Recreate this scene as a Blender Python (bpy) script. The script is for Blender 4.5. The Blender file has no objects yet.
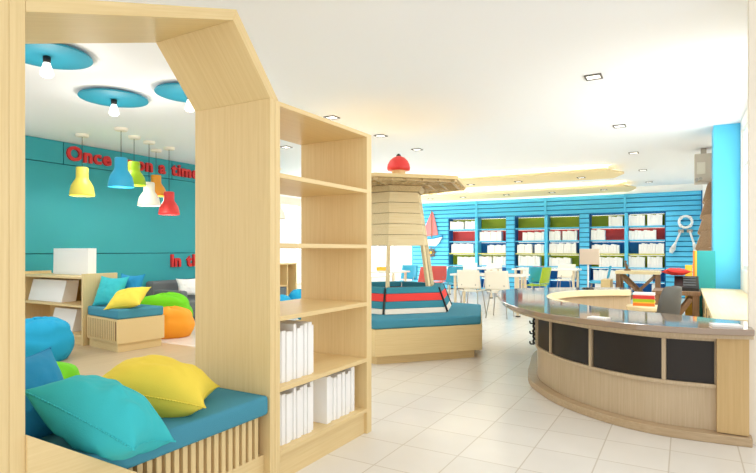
import bpy, bmesh, math, random
from mathutils import Vector, Matrix, noise
random.seed(7)
S = bpy.context.scene
COL = S.collection
PI = math.pi

# ------------------------------------------------------------------ materials
def lin(c):
    return tuple((v/255/12.92 if v/255 <= .04045 else ((v/255+.055)/1.055)**2.4) for v in c)

def mat(name, rgb, rough=.5, spec=.5, metal=0., bump=0., bscale=60., emit=None, estr=0., var=0.):
    m = bpy.data.materials.new(name); m.use_nodes = True
    nt = m.node_tree; b = nt.nodes['Principled BSDF']
    c = lin(rgb)
    b.inputs['Base Color'].default_value = (*c, 1)
    b.inputs['Roughness'].default_value = rough
    b.inputs['Specular IOR Level'].default_value = spec
    b.inputs['Metallic'].default_value = metal
    if emit:
        b.inputs['Emission Color'].default_value = (*lin(emit), 1)
        b.inputs['Emission Strength'].default_value = estr
    if bump or var:
        tc = nt.nodes.new('ShaderNodeTexCoord'); n = nt.nodes.new('ShaderNodeTexNoise')
        n.inputs['Scale'].default_value = bscale; n.inputs['Detail'].default_value = 4
        nt.links.new(tc.outputs['Object'], n.inputs['Vector'])
        if bump:
            bp = nt.nodes.new('ShaderNodeBump'); bp.inputs['Strength'].default_value = bump
            bp.inputs['Distance'].default_value = .01
            nt.links.new(n.outputs['Fac'], bp.inputs['Height']); nt.links.new(bp.outputs['Normal'], b.inputs['Normal'])
        if var:
            mx = nt.nodes.new('ShaderNodeMix'); mx.data_type = 'RGBA'
            mx.inputs['A'].default_value = (*[v*(1-var) for v in c], 1)
            mx.inputs['B'].default_value = (*[min(1, v*(1+var)) for v in c], 1)
            nt.links.new(n.outputs['Fac'], mx.inputs['Factor'])
            nt.links.new(mx.outputs['Result'], b.inputs['Base Color'])
    return m

def wood(name, rgb, rgb2, axis='Z', rough=.45, scale=1.0, spec=.3, turn=0., tax='Z_AXIS'):
    """grain streaks stretched along one axis"""
    m = bpy.data.materials.new(name); m.use_nodes = True
    nt = m.node_tree; b = nt.nodes['Principled BSDF']
    tc = nt.nodes.new('ShaderNodeTexCoord'); mp = nt.nodes.new('ShaderNodeMapping')
    s = [95*scale, 95*scale, 95*scale]; s['XYZ'.index(axis)] = 2.6*scale
    mp.inputs['Scale'].default_value = s
    vr = nt.nodes.new('ShaderNodeVectorRotate'); vr.rotation_type = tax; vr.inputs['Angle'].default_value = -math.radians(turn)
    nt.links.new(tc.outputs['Object'], vr.inputs['Vector']); nt.links.new(vr.outputs['Vector'], mp.inputs['Vector'])
    n = nt.nodes.new('ShaderNodeTexNoise'); n.inputs['Scale'].default_value = 1.0
    n.inputs['Detail'].default_value = 6; n.inputs['Roughness'].default_value = .65
    nt.links.new(mp.outputs['Vector'], n.inputs['Vector'])
    r = nt.nodes.new('ShaderNodeValToRGB')
    r.color_ramp.elements[0].position = .32; r.color_ramp.elements[1].position = .68
    r.color_ramp.elements[0].color = (*lin(rgb2), 1); r.color_ramp.elements[1].color = (*lin(rgb), 1)
    nt.links.new(n.outputs['Fac'], r.inputs['Fac'])
    nt.links.new(r.outputs['Color'], b.inputs['Base Color'])
    b.inputs['Roughness'].default_value = rough; b.inputs['Specular IOR Level'].default_value = spec
    return m

def tile_mat(name, rgb, grout, size, off):
    m = bpy.data.materials.new(name); m.use_nodes = True
    nt = m.node_tree; b = nt.nodes['Principled BSDF']
    g = nt.nodes.new('ShaderNodeNewGeometry'); sp = nt.nodes.new('ShaderNodeSeparateXYZ')
    nt.links.new(g.outputs['Position'], sp.inputs['Vector'])
    def M(op, a, v=None, v2=None):
        n = nt.nodes.new('ShaderNodeMath'); n.operation = op
        for i, q in enumerate((a, v, v2)):
            if q is None: continue
            if isinstance(q, (int, float)): n.inputs[i].default_value = q
            else: nt.links.new(q, n.inputs[i])
        return n.outputs[0]
    lines = []; cells = []
    for ax, o in zip('XY', off):
        t = M('DIVIDE', M('SUBTRACT', sp.outputs[ax], o), size)
        d = M('ABSOLUTE', M('SUBTRACT', M('FRACT', t), .5))
        lines.append(M('GREATER_THAN', d, .5-.0035/size)); cells.append(M('FLOOR', t))
    ln = M('MAXIMUM', *lines)
    cb = nt.nodes.new('ShaderNodeCombineXYZ'); nt.links.new(cells[0], cb.inputs[0]); nt.links.new(cells[1], cb.inputs[1])
    wn = nt.nodes.new('ShaderNodeTexWhiteNoise'); nt.links.new(cb.outputs[0], wn.inputs['Vector'])
    nz = nt.nodes.new('ShaderNodeTexNoise'); nz.inputs['Scale'].default_value = 5; nz.inputs['Detail'].default_value = 5
    nt.links.new(g.outputs['Position'], nz.inputs['Vector'])
    f = M('MULTIPLY_ADD', wn.outputs['Value'], .4, M('MULTIPLY', nz.outputs['Fac'], .6))
    c = lin(rgb)
    mx = nt.nodes.new('ShaderNodeMix'); mx.data_type = 'RGBA'
    mx.inputs['A'].default_value = (*[v*.93 for v in c], 1); mx.inputs['B'].default_value = (*[min(1, v*1.05) for v in c], 1)
    nt.links.new(f, mx.inputs['Factor'])
    m2 = nt.nodes.new('ShaderNodeMix'); m2.data_type = 'RGBA'
    nt.links.new(ln, m2.inputs['Factor']); nt.links.new(mx.outputs['Result'], m2.inputs['A']); m2.inputs['B'].default_value = (*lin(grout), 1)
    nt.links.new(m2.outputs['Result'], b.inputs['Base Color'])
    b.inputs['Roughness'].default_value = .22; b.inputs['Specular IOR Level'].default_value = .45
    return m

def glass_mat(name):
    m = bpy.data.materials.new(name); m.use_nodes = True
    nt = m.node_tree; nt.nodes.remove(nt.nodes['Principled BSDF'])
    o = nt.nodes['Material Output']
    t = nt.nodes.new('ShaderNodeBsdfTransparent'); t.inputs['Color'].default_value = (.97, .985, .985, 1)
    g = nt.nodes.new('ShaderNodeBsdfGlossy'); g.inputs['Roughness'].default_value = .02
    mx = nt.nodes.new('ShaderNodeMixShader'); mx.inputs[0].default_value = .06
    nt.links.new(t.outputs[0], mx.inputs[1]); nt.links.new(g.outputs[0], mx.inputs[2]); nt.links.new(mx.outputs[0], o.inputs[0])
    return m

W1, W2 = (230, 205, 153), (221, 194, 140)
M = {}
for ax in 'XYZ':
    M['wood'+ax] = wood('maple_'+ax, W1, W2, ax)
M['deskwood'] = wood('desk_oak', (202, 182, 152), (188, 166, 134), 'Z', .35)
M['woodChamfer'] = wood('maple_chamfer', W1, W2, 'Z', turn=40.4, tax='X_AXIS')
M['woodRoof'] = wood('maple_roof', W1, W2, 'Y', turn=19, tax='X_AXIS')
M['endwoodshade'] = wood('maple_shaded_end', (204, 174, 124), (194, 162, 110), 'Z')  # same maple darkened, shade on the desk end put into the colour
M['woodHex'] = wood('maple_bench', W1, W2, 'X', turn=49)
M['deskstep'] = wood('desk_oak_step', (192, 168, 136), (176, 152, 118), 'X', .25)
M['plank'] = wood('tower_plank', (232, 214, 172), (220, 198, 150), 'X', .5, turn=49)
M['platform'] = wood('platform_wood', (216, 192, 146), (190, 162, 114), 'Y', .5)
M['darkwood'] = wood('brown_wood', (150, 118, 88), (118, 90, 64), 'Z', .5)
M['dryboard'] = wood('weathered_board', (190, 160, 128), (158, 128, 98), 'Y', .7)
M['palewood'] = wood('pale_wood', (246, 230, 188), (236, 216, 168), 'Y', .35)
M['slatdark'] = mat('slat_gap_wood', (140, 100, 56), .6)
M['ceil'] = mat('ceiling_paint', (246, 248, 251), .9, .1, bump=.05, bscale=40)
M['white'] = mat('white_paint', (250, 248, 243), .6, .2)
M['cream'] = mat('cream_paint', (238, 230, 214), .7, .2)
M['tealwall'] = mat('teal_wall_paint', (58, 163, 172), .55, .3, var=.03, bscale=3)
M['tealdark'] = mat('teal_groove', (18, 78, 86), .7)
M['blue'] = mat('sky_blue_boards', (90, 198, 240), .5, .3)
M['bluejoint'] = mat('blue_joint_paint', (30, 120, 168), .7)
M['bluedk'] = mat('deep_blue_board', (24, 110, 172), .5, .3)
M['tealpanel'] = mat('teal_board', (52, 160, 162), .5, .3)
M['green'] = mat('olive_green_board', (150, 168, 36), .5, .3)
M['redb'] = mat('red_board', (226, 70, 66), .5, .3)
M['lime'] = mat('lime_plastic', (178, 206, 40), .4)
M['limeb'] = mat('pale_lime_board', (208, 206, 110), .5)
M['book'] = mat('white_cover', (246, 245, 243), .45, .3)
M['page'] = mat('paper_edges', (226, 220, 212), .8, .1)
M['chairwhite'] = mat('white_chair_shell', (248, 240, 222), .4)
M['chairblue'] = mat('blue_chair_shell', (60, 176, 214), .4)
M['chairred'] = mat('coral_chair_shell', (238, 100, 92), .4)
M['tablewhite'] = mat('white_laminate', (250, 247, 240), .3)
M['metal'] = mat('brushed_steel', (176, 168, 156), .3, metal=.9)
M['legpale'] = mat('pale_leg_paint', (232, 214, 184), .4)
M['black'] = mat('matte_black', (28, 24, 22), .5)
M['panelblk'] = mat('dark_brown_laminate', (38, 31, 25), .42, .35)
M['cushion'] = mat('steel_teal_fabric', (74, 144, 166), .85, .15, bump=.25, bscale=260, var=.08)
M['hullteal'] = mat('sea_teal_fabric', (62, 136, 152), .8, .15, bump=.2, bscale=200)
M['hullred'] = mat('coral_red_fabric', (236, 72, 66), .8, .15, bump=.2, bscale=200)
M['hullwhite'] = mat('off_white_fabric', (238, 228, 212), .8, .15, bump=.2, bscale=200)
M['pteal'] = mat('turquoise_cotton', (62, 188, 196), .75, .2, bump=.12, bscale=180)
M['pblue'] = mat('blue_cotton', (44, 146, 196), .8, .2, bump=.12, bscale=180)
M['pyellow'] = mat('yellow_cotton', (238, 214, 84), .8, .15, bump=.12, bscale=180)
M['pgreen'] = mat('green_cotton', (120, 190, 30), .8, .15, bump=.12, bscale=180)
M['pwhite'] = mat('white_cotton', (240, 240, 238), .8, .15)
M['bblue'] = mat('bean_blue', (36, 162, 206), .7, .2, bump=.15, bscale=120)
M['bgreen'] = mat('bean_green', (112, 204, 26), .7, .2, bump=.15, bscale=120)
M['borange'] = mat('bean_orange', (246, 158, 46), .7, .2, bump=.15, bscale=120)
M['grey'] = mat('grey_felt', (112, 116, 118), .9, .1, bump=.2, bscale=200)
M['chairgrey'] = mat('grey_mesh_fabric', (108, 108, 104), .85, .15, bump=.2, bscale=260)
M['seam'] = mat('seam_thread', (30, 110, 130), .8)
M['redletter'] = mat('red_letter_face', (218, 44, 44), .5)
M['disc'] = mat('teal_disc_paint', (28, 136, 160), .55)
M['tan'] = mat('tan_ceiling_panel', (246, 226, 178), .7, .2)
M['reddome'] = mat('red_dome', (222, 58, 58), .45)
M['acgrey'] = mat('grey_beige_casing', (206, 198, 184), .5)
M['acface'] = mat('pale_speaker_face', (228, 224, 210), .6)
M['yellow'] = mat('yellow_board', (246, 196, 60), .5)
M['orange'] = mat('orange_board', (240, 130, 50), .5)
M['boatred'] = mat('coral_sail', (232, 122, 124), .7)
M['silver'] = mat('pale_grey_paint', (226, 226, 224), .4)
M['glass'] = glass_mat('window_glass')
M['desktop'] = mat('brown_gloss_glass', (150, 128, 106), .06, .9)
M['bulb'] = mat('frosted_bulb', (255, 255, 255), .3, emit=(255, 250, 240), estr=2.)
M['led'] = mat('led_strip', (255, 255, 255), .4, emit=(255, 251, 240), estr=26.)
M['shelfled'] = mat('shelf_led', (255, 255, 255), .4, emit=(255, 250, 235), estr=2.2)
M['dlens'] = mat('downlight_lens', (255, 255, 255), .4, emit=(255, 246, 232), estr=2.)
M['dframe'] = mat('downlight_frame', (96, 90, 82), .4, metal=.4)
for k, c in dict(lyellow=(236, 218, 92), lblue=(52, 172, 216), llime=(168, 204, 36), lwhite=(246, 236, 220), lorange=(244, 164, 56), lred=(234, 66, 64)).items():
    M[k] = mat('lamp_'+k[1:], c, .4, .4)
M['tile'] = tile_mat('floor_tiles', (230, 226, 218), (204, 196, 182), .357, (-.078, 2.93))
M['woodfloor'] = wood('wood_floor', (200, 178, 146), (186, 162, 128), 'Y', .35, .35)

# ------------------------------------------------------------------ helpers
ROOTPOS = {}
def obj(name, bm, m, parent=None, bevel=0., smooth=False, sub=0):
    """link a bmesh (in world coordinates) as one mesh object; under a parent the mesh is moved to the root's local frame"""
    if parent is not None:
        r = parent
        while r.parent: r = r.parent
        bmesh.ops.translate(bm, verts=bm.verts, vec=-r.location)
    bmesh.ops.recalc_face_normals(bm, faces=bm.faces)
    me = bpy.data.meshes.new(name); bm.to_mesh(me); bm.free()
    o = bpy.data.objects.new(name, me); COL.objects.link(o)
    me.materials.append(M[m] if isinstance(m, str) else m)
    if parent is not None: o.parent = parent
    if smooth:
        for p in me.polygons: p.use_smooth = True
    if bevel:
        b = o.modifiers.new('bevel', 'BEVEL'); b.width = bevel; b.segments = 2; b.limit_method = 'ANGLE'
    if sub:
        s = o.modifiers.new('sub', 'SUBSURF'); s.levels = sub; s.render_levels = sub
    return o

def tag(o, label, cat, group=None):
    o['label'] = label; o['category'] = cat
    if group: o['group'] = group
    return o

def thing(name, loc, label, cat, group=None):
    o = bpy.data.objects.new(name, None); COL.objects.link(o); o.location = loc; o.empty_display_size = .1
    return tag(o, label, cat, group)

def struct(name, bm, m, **k):
    o = obj(name, bm, m, **k); o['kind'] = 'structure'; return o

def B(): return bmesh.new()
def box(bm, x0, x1, y0, y1, z0, z1, rot=None, piv=None):
    vs = [bm.verts.new((x, y, z)) for z in (z0, z1) for y in (y0, y1) for x in (x0, x1)]
    for f in ((0, 2, 3, 1), (4, 5, 7, 6), (0, 1, 5, 4), (2, 6, 7, 3), (0, 4, 6, 2), (1, 3, 7, 5)):
        bm.faces.new([vs[i] for i in f])
    if rot is not None:
        bmesh.ops.rotate(bm, verts=vs, cent=piv or ((x0+x1)/2, (y0+y1)/2, (z0+z1)/2), matrix=rot)
    return bm
def BX(*a, **k): return box(B(), *a, **k)
def R(a, ax): return Matrix.Rotation(math.radians(a), 3, ax)

def prism(bm, pts, a, b, axis='Z'):
    """extrude a 2D polygon along an axis; pts are the other two coordinates in XYZ order"""
    def P(p, t):
        return {'Z': (p[0], p[1], t), 'X': (t, p[0], p[1]), 'Y': (p[0], t, p[1])}[axis]
    lo = [bm.verts.new(P(p, a)) for p in pts]; hi = [bm.verts.new(P(p, b)) for p in pts]
    bm.faces.new(lo[::-1]); bm.faces.new(hi); n = len(pts)
    for i in range(n): bm.faces.new((lo[i], lo[(i+1) % n], hi[(i+1) % n], hi[i]))
    return bm

def frustum(bm, lo, hi, z0, z1, cap=True):
    a = [bm.verts.new((p[0], p[1], z0)) for p in lo]; b = [bm.verts.new((p[0], p[1], z1)) for p in hi]
    n = len(lo)
    if cap: bm.faces.new(a[::-1]); bm.faces.new(b)
    for i in range(n): bm.faces.new((a[i], a[(i+1) % n], b[(i+1) % n], b[i]))
    return bm

def lathe(bm, prof, c=(0, 0, 0), n=24):
    """prof: (radius, z) from bottom to top"""
    rings = []
    for r, z in prof:
        if r < 1e-5: rings.append([bm.verts.new((c[0], c[1], c[2]+z))])
        else: rings.append([bm.verts.new((c[0]+r*math.cos(2*PI*i/n), c[1]+r*math.sin(2*PI*i/n), c[2]+z)) for i in range(n)])
    for a, b in zip(rings, rings[1:]):
        for i in range(n):
            j = (i+1) % n
            if len(a) == 1 and len(b) == 1: continue
            if len(a) == 1: bm.faces.new((a[0], b[j], b[i]))
            elif len(b) == 1: bm.faces.new((a[i], a[j], b[0]))
            else: bm.faces.new((a[i], a[j], b[j], b[i]))
    for r in (rings[0], rings[-1]):
        if len(r) > 2: bm.faces.new(r)
    return bm

def rod(bm, p, q, r, n=10, r2=None):
    p, q = Vector(p), Vector(q); d = (q-p).normalized()
    u = d.cross(Vector((0, 0, 1)) if abs(d.z) < .9 else Vector((1, 0, 0))).normalized(); v = d.cross(u)
    r2 = r if r2 is None else r2
    a = [bm.verts.new(p+(u*math.cos(2*PI*i/n)+v*math.sin(2*PI*i/n))*r) for i in range(n)]
    b = [bm.verts.new(q+(u*math.cos(2*PI*i/n)+v*math.sin(2*PI*i/n))*r2) for i in range(n)]
    bm.faces.new(a[::-1]); bm.faces.new(b)
    for i in range(n): bm.faces.new((a[i], a[(i+1) % n], b[(i+1) % n], b[i]))
    return bm

def bar(bm, p, q, w, h, up=(0, 0, 1)):
    """rectangular bar from p to q"""
    p, q = Vector(p), Vector(q); d = (q-p).normalized(); u = d.cross(Vector(up)).normalized(); v = u.cross(d)
    vs = []
    for c in (p, q):
        for su, sv in ((-1, -1), (1, -1), (1, 1), (-1, 1)): vs.append(bm.verts.new(c+u*su*w/2+v*sv*h/2))
    bm.faces.new(vs[3::-1]); bm.faces.new(vs[4:])
    for i in range(4): bm.faces.new((vs[i], vs[(i+1) % 4], vs[4+(i+1) % 4], vs[4+i]))
    return bm

def tube(bm, pts, r, n=8):
    for a, b in zip(pts, pts[1:]): rod(bm, a, b, r, n)
    return bm

def torus(bm, c, R_, r, nrm='Y', n=32, k=10):
    vs = []
    for i in range(n):
        a = 2*PI*i/n; row = []
        for j in range(k):
            t = 2*PI*j/k; rr = R_+r*math.cos(t); h = r*math.sin(t)
            p = (rr*math.cos(a), h, rr*math.sin(a)) if nrm == 'Y' else (rr*math.cos(a), rr*math.sin(a), h)
            row.append(bm.verts.new((c[0]+p[0], c[1]+p[1], c[2]+p[2])))
        vs.append(row)
    for i in range(n):
        for j in range(k):
            bm.faces.new((vs[i][j], vs[(i+1) % n][j], vs[(i+1) % n][(j+1) % k], vs[i][(j+1) % k]))
    return bm

def copy_tree(o, loc):
    c = o.copy(); COL.objects.link(c); c.location = loc
    for ch in list(o.children):
        d = ch.copy(); COL.objects.link(d); d.parent = c
        for g in list(ch.children):
            e = g.copy(); COL.objects.link(e); e.parent = d
    return c

def spline(pts, n):
    """Catmull-Rom through 2D points, resampled to n+1 evenly spaced points"""
    P = [Vector(p) for p in pts]; P = [2*P[0]-P[1]]+P+[2*P[-1]-P[-2]]; out = []
    for i in range(1, len(P)-2):
        for s in range(24):
            t = s/24; a, b, c, d = P[i-1:i+3]
            out.append(.5*((2*b)+(c-a)*t+(2*a-5*b+4*c-d)*t*t+(3*b-a-3*c+d)*t**3))
    out.append(P[-2]); L = [0]
    for a, b in zip(out, out[1:]): L.append(L[-1]+(b-a).length)
    res = []; j = 0
    for k in range(n+1):
        s = L[-1]*k/n
        while j < len(L)-2 and L[j+1] < s: j += 1
        t = (s-L[j])/max(1e-9, L[j+1]-L[j]); res.append(out[j].lerp(out[j+1], t))
    return res

def ribbon(bm, o, i, z0, z1):
    """solid band between two polylines of equal length"""
    n = len(o)
    g = [[bm.verts.new((p[0], p[1], z)) for p in c] for z in (z0, z1) for c in (o, i)]
    ol, il, oh, ih = g
    for k in range(n-1):
        bm.faces.new((ol[k], ol[k+1], oh[k+1], oh[k])); bm.faces.new((il[k+1], il[k], ih[k], ih[k+1]))
        bm.faces.new((oh[k], oh[k+1], ih[k+1], ih[k])); bm.faces.new((ol[k+1], ol[k], il[k], il[k+1]))
    for k in (0, n-1): bm.faces.new((ol[k], oh[k], ih[k], il[k]))
    return bm

ORD = ['first', 'second', 'third', 'fourth', 'fifth', 'sixth', 'seventh', 'eighth', 'ninth', 'tenth', 'eleventh', 'twelfth', 'thirteenth',
       'fourteenth', 'fifteenth', 'sixteenth', 'seventeenth', 'eighteenth', 'nineteenth', 'twentieth']

# ------------------------------------------------------------------ room shell
CZ = 2.84
bm = B(); box(bm, -3.2, 2.6, -.6, 15.7, -.1, 0); box(bm, -8.3, -3.2, 4.6, 15.7, -.1, 0)
struct('floor', bm, 'tile')
struct('floor_wood', BX(-8.3, -3.2, -.6, 4.6, -.1, 0), 'woodfloor')
struct('ceiling', BX(-8.4, 2.6, -.6, 15.9, CZ, CZ+.12), 'ceil')
# teal wall: panels with narrow joints in front of a darker backing
XW = -8.15
bm = B()
g = .006
for z0, z1, cuts in ((0, 1.145, (3.2, 9.3)), (1.145, 2.497, (3.2, 9.3)), (2.497, CZ, (3.2, 4.63, 6.6, 9.3))):
    for a, b in zip(cuts, cuts[1:]):
        box(bm, XW-.05, XW, a+g, b-g, z0+g, z1-g)
struct('wall_left', bm, 'tealwall')
struct('wall_left_backing', BX(XW-.2, XW-.045, 3.2, 9.3, 0, CZ), 'tealdark')
# unseen side window, added to let daylight into the reading room
t = thing('window_5', (XW-.1, 1.3, 0), 'x', 'x'); del t['label']; del t['category']; t['kind'] = 'structure'
f = B()
for y in (-.6, .65, 1.9, 3.14): box(f, XW-.14, XW-.04, y, y+.06, 0, CZ)
for a, b in ((-.54, .65), (.71, 1.9), (1.96, 3.14)):
    box(f, XW-.13, XW-.05, a, b, 0, .12); box(f, XW-.13, XW-.05, a, b, 2.72, CZ)
obj('window_frame', f, 'white', t)['kind'] = 'structure'
for a, b in ((-.54, .65), (.71, 1.9), (1.96, 3.14)):
    obj('pane', BX(XW-.095, XW-.09, a, b, .12, 2.72), 'glass', t)['kind'] = 'structure'
# window wall further along
bm = B()
box(bm, XW-.2, XW, 9.3, 15.9, 2.45, CZ); box(bm, XW-.2, XW, 9.3, 15.9, 0, .35)
for y in (9.3, 15.3): box(bm, XW-.2, XW, y, y+.12, .35, 2.45)
struct('wall_window', bm, 'white')
for k, (a, b) in enumerate(((9.42, 11.4), (11.4, 13.4), (13.4, 15.3))):
    t = thing('window_%d' % (k+1), (XW-.1, a, .35), 'x', 'x'); del t['label']; del t['category']; t['kind'] = 'structure'
    f = B()
    box(f, XW-.14, XW-.02, a, a+.05, .35, 2.45); box(f, XW-.14, XW-.02, b-.05, b, .35, 2.45)
    box(f, XW-.14, XW-.02, a+.05, b-.05, .35, .40); box(f, XW-.14, XW-.02, a+.05, b-.05, 2.27, 2.45)
    box(f, XW-.12, XW-.05, (a+b)/2-.025, (a+b)/2+.025, .40, 2.27)
    obj('window_frame', f, 'cream', t)['kind'] = 'structure'
    obj('pane', BX(XW-.10, XW-.095, a+.05, b-.05, .40, 2.27), 'glass', t)['kind'] = 'structure'

# back wall: sky-blue lap siding around three recessed bays
YB = 15.3
BAYS = [(-6.30, -4.50), (-4.26, -2.48), (-2.24, -.42)]
ZT, ZB = 2.17, .06
bm = B()
def siding(bm, x0, x1, z0, z1, pitch=.128):
    n = max(1, round((z1-z0)/pitch)); h = (z1-z0)/n
    for i in range(n):
        a = z0+i*h
        prism(bm, [(YB+.02, a+.024), (YB-.032, a+.024), (YB-.012, a+h), (YB+.02, a+h)], x0, x1, 'X')
siding(bm, -7.55, .37, ZT, 2.66)
edges = [-7.55]+[v for b in BAYS for v in b]+[.37]
for a, b in zip(edges[::2], edges[1::2]): siding(bm, a, b, 0, ZT)
struct('wall_back', bm, 'blue')
bm = B(); box(bm, -7.55, .37, YB+.0203, YB+.03, ZT, 2.66)
for a, b in zip(edges[::2], edges[1::2]): box(bm, a+.001, b-.001, YB+.0203, YB+.03, 0, ZT-.001)
struct('wall_back_backing', bm, 'bluejoint')
bm = B(); box(bm, -7.55, .5, YB+.36, YB+.5, 0, CZ); box(bm, -7.55, .5, YB+.0201, YB+.36, 2.665, CZ)
box(bm, XW-.2, -7.55, YB-.02, YB+.5, 0, CZ); struct('wall_back_structure', bm, 'white')
bm = B()
for x in (-5.40, -3.39, -1.36): box(bm, x-.03, x+.03, YB-.045, YB-.017, ZT+.02, 2.66)
struct('trim_1', bm, 'blue')
bm = B(); box(bm, .34, .365, YB-.05, YB-.017, 0, 2.66); struct('trim_2', bm, 'bluedk')

# right side: window wall, blue pillar, white wall beyond, near cream pillar
XR = .62
bm = B(); box(bm, XR, XR+.2, 4.13, 8.9, 0, .95); box(bm, XR, XR+.2, 4.13, 8.9, 2.72, CZ)
box(bm, XR, XR+.2, 8.2, 8.9, .95, 2.72); box(bm, XR, XR+.2, 4.13, 5.0, .95, 2.72)
struct('wall_right', bm, 'white')
t = thing('window_4', (XR+.1, 5.0, .95), 'x', 'x'); del t['label']; del t['category']; t['kind'] = 'structure'
f = B()
for y in (5.0, 6.0, 7.1, 8.14): box(f, XR+.02, XR+.1, y, y+.06, .95, 2.72)
for z in (.95, 2.22, 2.66): box(f, XR+.025, XR+.095, 5.0, 8.2, z, z+.06)
obj('window_frame', f, 'white', t)['kind'] = 'structure'
obj('pane', BX(XR+.06, XR+.065, 5.0, 8.2, .95, 2.72), 'glass', t)['kind'] = 'structure'
struct('pillar_blue', BX(.325, .619, 8.3, 8.85, 0, CZ), 'blue')
struct('wall_right_far', BX(.37, .6, 8.86, 15.29, 0, CZ), 'white')
struct('pillar_cream', BX(.345, 1.3, 4.02, 4.12, 0, CZ), 'cream')

# hung ceiling trays with cove light on top of them
def tray(y0, y1, x0, x1, tip, name, lab):
    t = thing(name, ((x0+x1)/2, (y0+y1)/2, 2.70), lab, 'ceiling panel')
    pts = [(x0, y0), (x1, y0), (x1+tip, (y0+y1)/2), (x1, y1), (x0, y1)]
    obj('panel', prism(B(), pts, 2.70, 2.745), 'tan', t)
    b = B()
    box(b, x0+.1, x1-.05, y0+.26, y0+.30, 2.745, 2.757); box(b, x0+.1, x1-.05, y1-.30, y1-.26, 2.745, 2.757)
    obj('cove_light', b, 'led', t)
    b = B()
    x = x0+.5
    while x < x1: rod(b, (x, (y0+y1)/2, 2.745), (x, (y0+y1)/2, CZ), .012); x += 1.5
    obj('hanger', b, 'white', t)
tray(10.9, 12.15, -6.2, -1.30, .26, 'ceiling_tray', 'long tan hung ceiling panel with pointed end, nearer the camera')
tray(13.75, 15.1, -6.9, -1.25, .22, 'ceiling_tray', 'long tan hung ceiling panel just above the blue back wall')

# ------------------------------------------------------------------ reading nook and bookcase
XF, XB = -1.80, -2.34
nk = thing('reading_nook', (-2.07, 1.4, 0), 'pale wood gable framed reading nook with slatted bench, left foreground', 'reading nook')
obj('side_panel', BX(XB, XF, 2.048, 2.084, 0, 1.962), 'woodZ', nk, bevel=.002)
# chamfer between peak and right eave, roof board to the left
obj('chamfer_panel', prism(B(), [(2.048, 1.962), (2.112, 1.962), (1.816, 2.314), (1.796, 2.257)], XB, XF, 'X'), 'woodChamfer', nk, bevel=.002)
obj('roof_beam', prism(B(), [(.905, 1.9505), (1.796, 2.257), (1.816, 2.314), (.905, 2.0008)], XB, XF, 'X'), 'woodRoof', nk, bevel=.002)
obj('post', prism(B(), [(.8576, 0), (.904, 0), (.904, 2.0005), (.8576, 1.9845)], XB, XF, 'X'), 'woodZ', nk, bevel=.002)
obj('outer_panel', prism(B(), [(.60, 0), (.857, 0), (.857, 1.9843), (.60, 1.896)], XB, XF, 'X'), 'woodZ', nk, bevel=.002)
obj('front_panel', prism(B(), [(.904, 0), (.904, .619), (1.84, .0)], XF-.003, XF+.012, 'X'), 'woodY', nk, bevel=.002)
obj('bench_box', BX(XB+.01, XF-.075, .905, 2.047, 0, .374), 'slatdark', nk)
b = B(); y = 1.20
while y < 2.02:
    box(b, XF-.075, XF-.042, y, y+.024, .165, .374); y += .0435
obj('slat_panel', b, 'woodZ', nk)
obj('bottom_rail', BX(XF-.072, XF-.041, 1.0, 2.047, 0, .168), 'woodY', nk)
def soft_box(x0, x1, y0, y1, z0, z1, m, name, r=.02):
    o = obj(name, BX(x0, x1, y0, y1, z0, z1), m); bv = o.modifiers.new('b', 'BEVEL'); bv.width = r; bv.segments = 4
    for p in o.data.polygons: p.use_smooth = True
    return o
o = soft_box(XB+.015, XF-.004, .906, 2.046, .375, .473, 'cushion', 'seat_cushion')
tag(o, 'long teal fabric seat cushion on the slatted bench of the gable nook', 'cushion')

bk = thing('bookcase', (-2.07, 2.57, 0), 'tall open backed pale wood bookcase joined to the gable nook', 'bookcase')
obj('side_panel', BX(XB, XF, 2.086, 2.124, 0, 1.961), 'woodZ', bk, bevel=.002)
obj('side_panel', BX(XB, XF, 2.985, 3.045, .0, 1.961), 'woodZ', bk, bevel=.002)
obj('top', BX(XB, XF, 2.124, 2.985, 1.937, 1.961), 'woodY', bk, bevel=.002)
SH = [(.140, .164), (.470, .494), (.835, .859), (1.211, 1.235), (1.571, 1.595)]
for z0, z1 in SH:
    obj('shelf', BX(XB, XF, 2.124, 2.985, z0, z1), 'woodY', bk, bevel=.002)
obj('plinth', BX(XB+.02, XF-.02, 2.124, 2.985, 0, .139), 'woodY', bk)

binder_cache = {}
def binder(x, y, z, th, h, d, label, group):
    """white binder standing on a shelf, spine towards +X at x"""
    t = thing('white_binder', (x, y, z), label, 'book', group)
    b = B(); c = .004
    prism(b, [(x-d, y), (x, y), (x, y+th), (x-d, y+th), (x-d, y+th-c), (x-c, y+th-c), (x-c, y+c), (x-d, y+c)], z, z+h)
    obj('cover', b, 'book', t)
    obj('pages', BX(x-d+.006, x-c-.004, y+c, y+th-c, z+.004, z+h-.018), 'page', t)
def row(y, specs, z, where, group, x=-1.845):
    for i, (th, h) in enumerate(specs):
        binder(x-(.006*(i*5 % 3)), y, z+.0005, th, h, .21, '%s white binder from left %s' % (ORD[i], where), group); y += th+.0025
row(2.128, [(.034, .285), (.030, .272), (.030, .275), (.032, .268), (.03, .262), (.022, .300), (.036, .275), (.03, .282), (.024, .292), (.032, .296), (.03, .275)], .494,
    'on second lowest shelf of tall bookcase', 'binders on the second lowest shelf')
row(2.128, [(.034, .285), (.030, .27), (.03, .268), (.032, .262), (.03, .258), (.022, .282), (.034, .262), (.03, .27), (.024, .278), (.032, .26), (.03, .28)], .164,
    'in left group on lowest shelf of tall bookcase', 'binders left on the lowest shelf')
row(2.60, [(.040, .28), (.034, .262), (.030, .258), (.024, .272), (.034, .264), (.03, .272), (.036, .255), (.030, .262), (.036, .282)], .164,
    'in right group on lowest shelf of tall bookcase', 'binders right on the lowest shelf')

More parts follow.
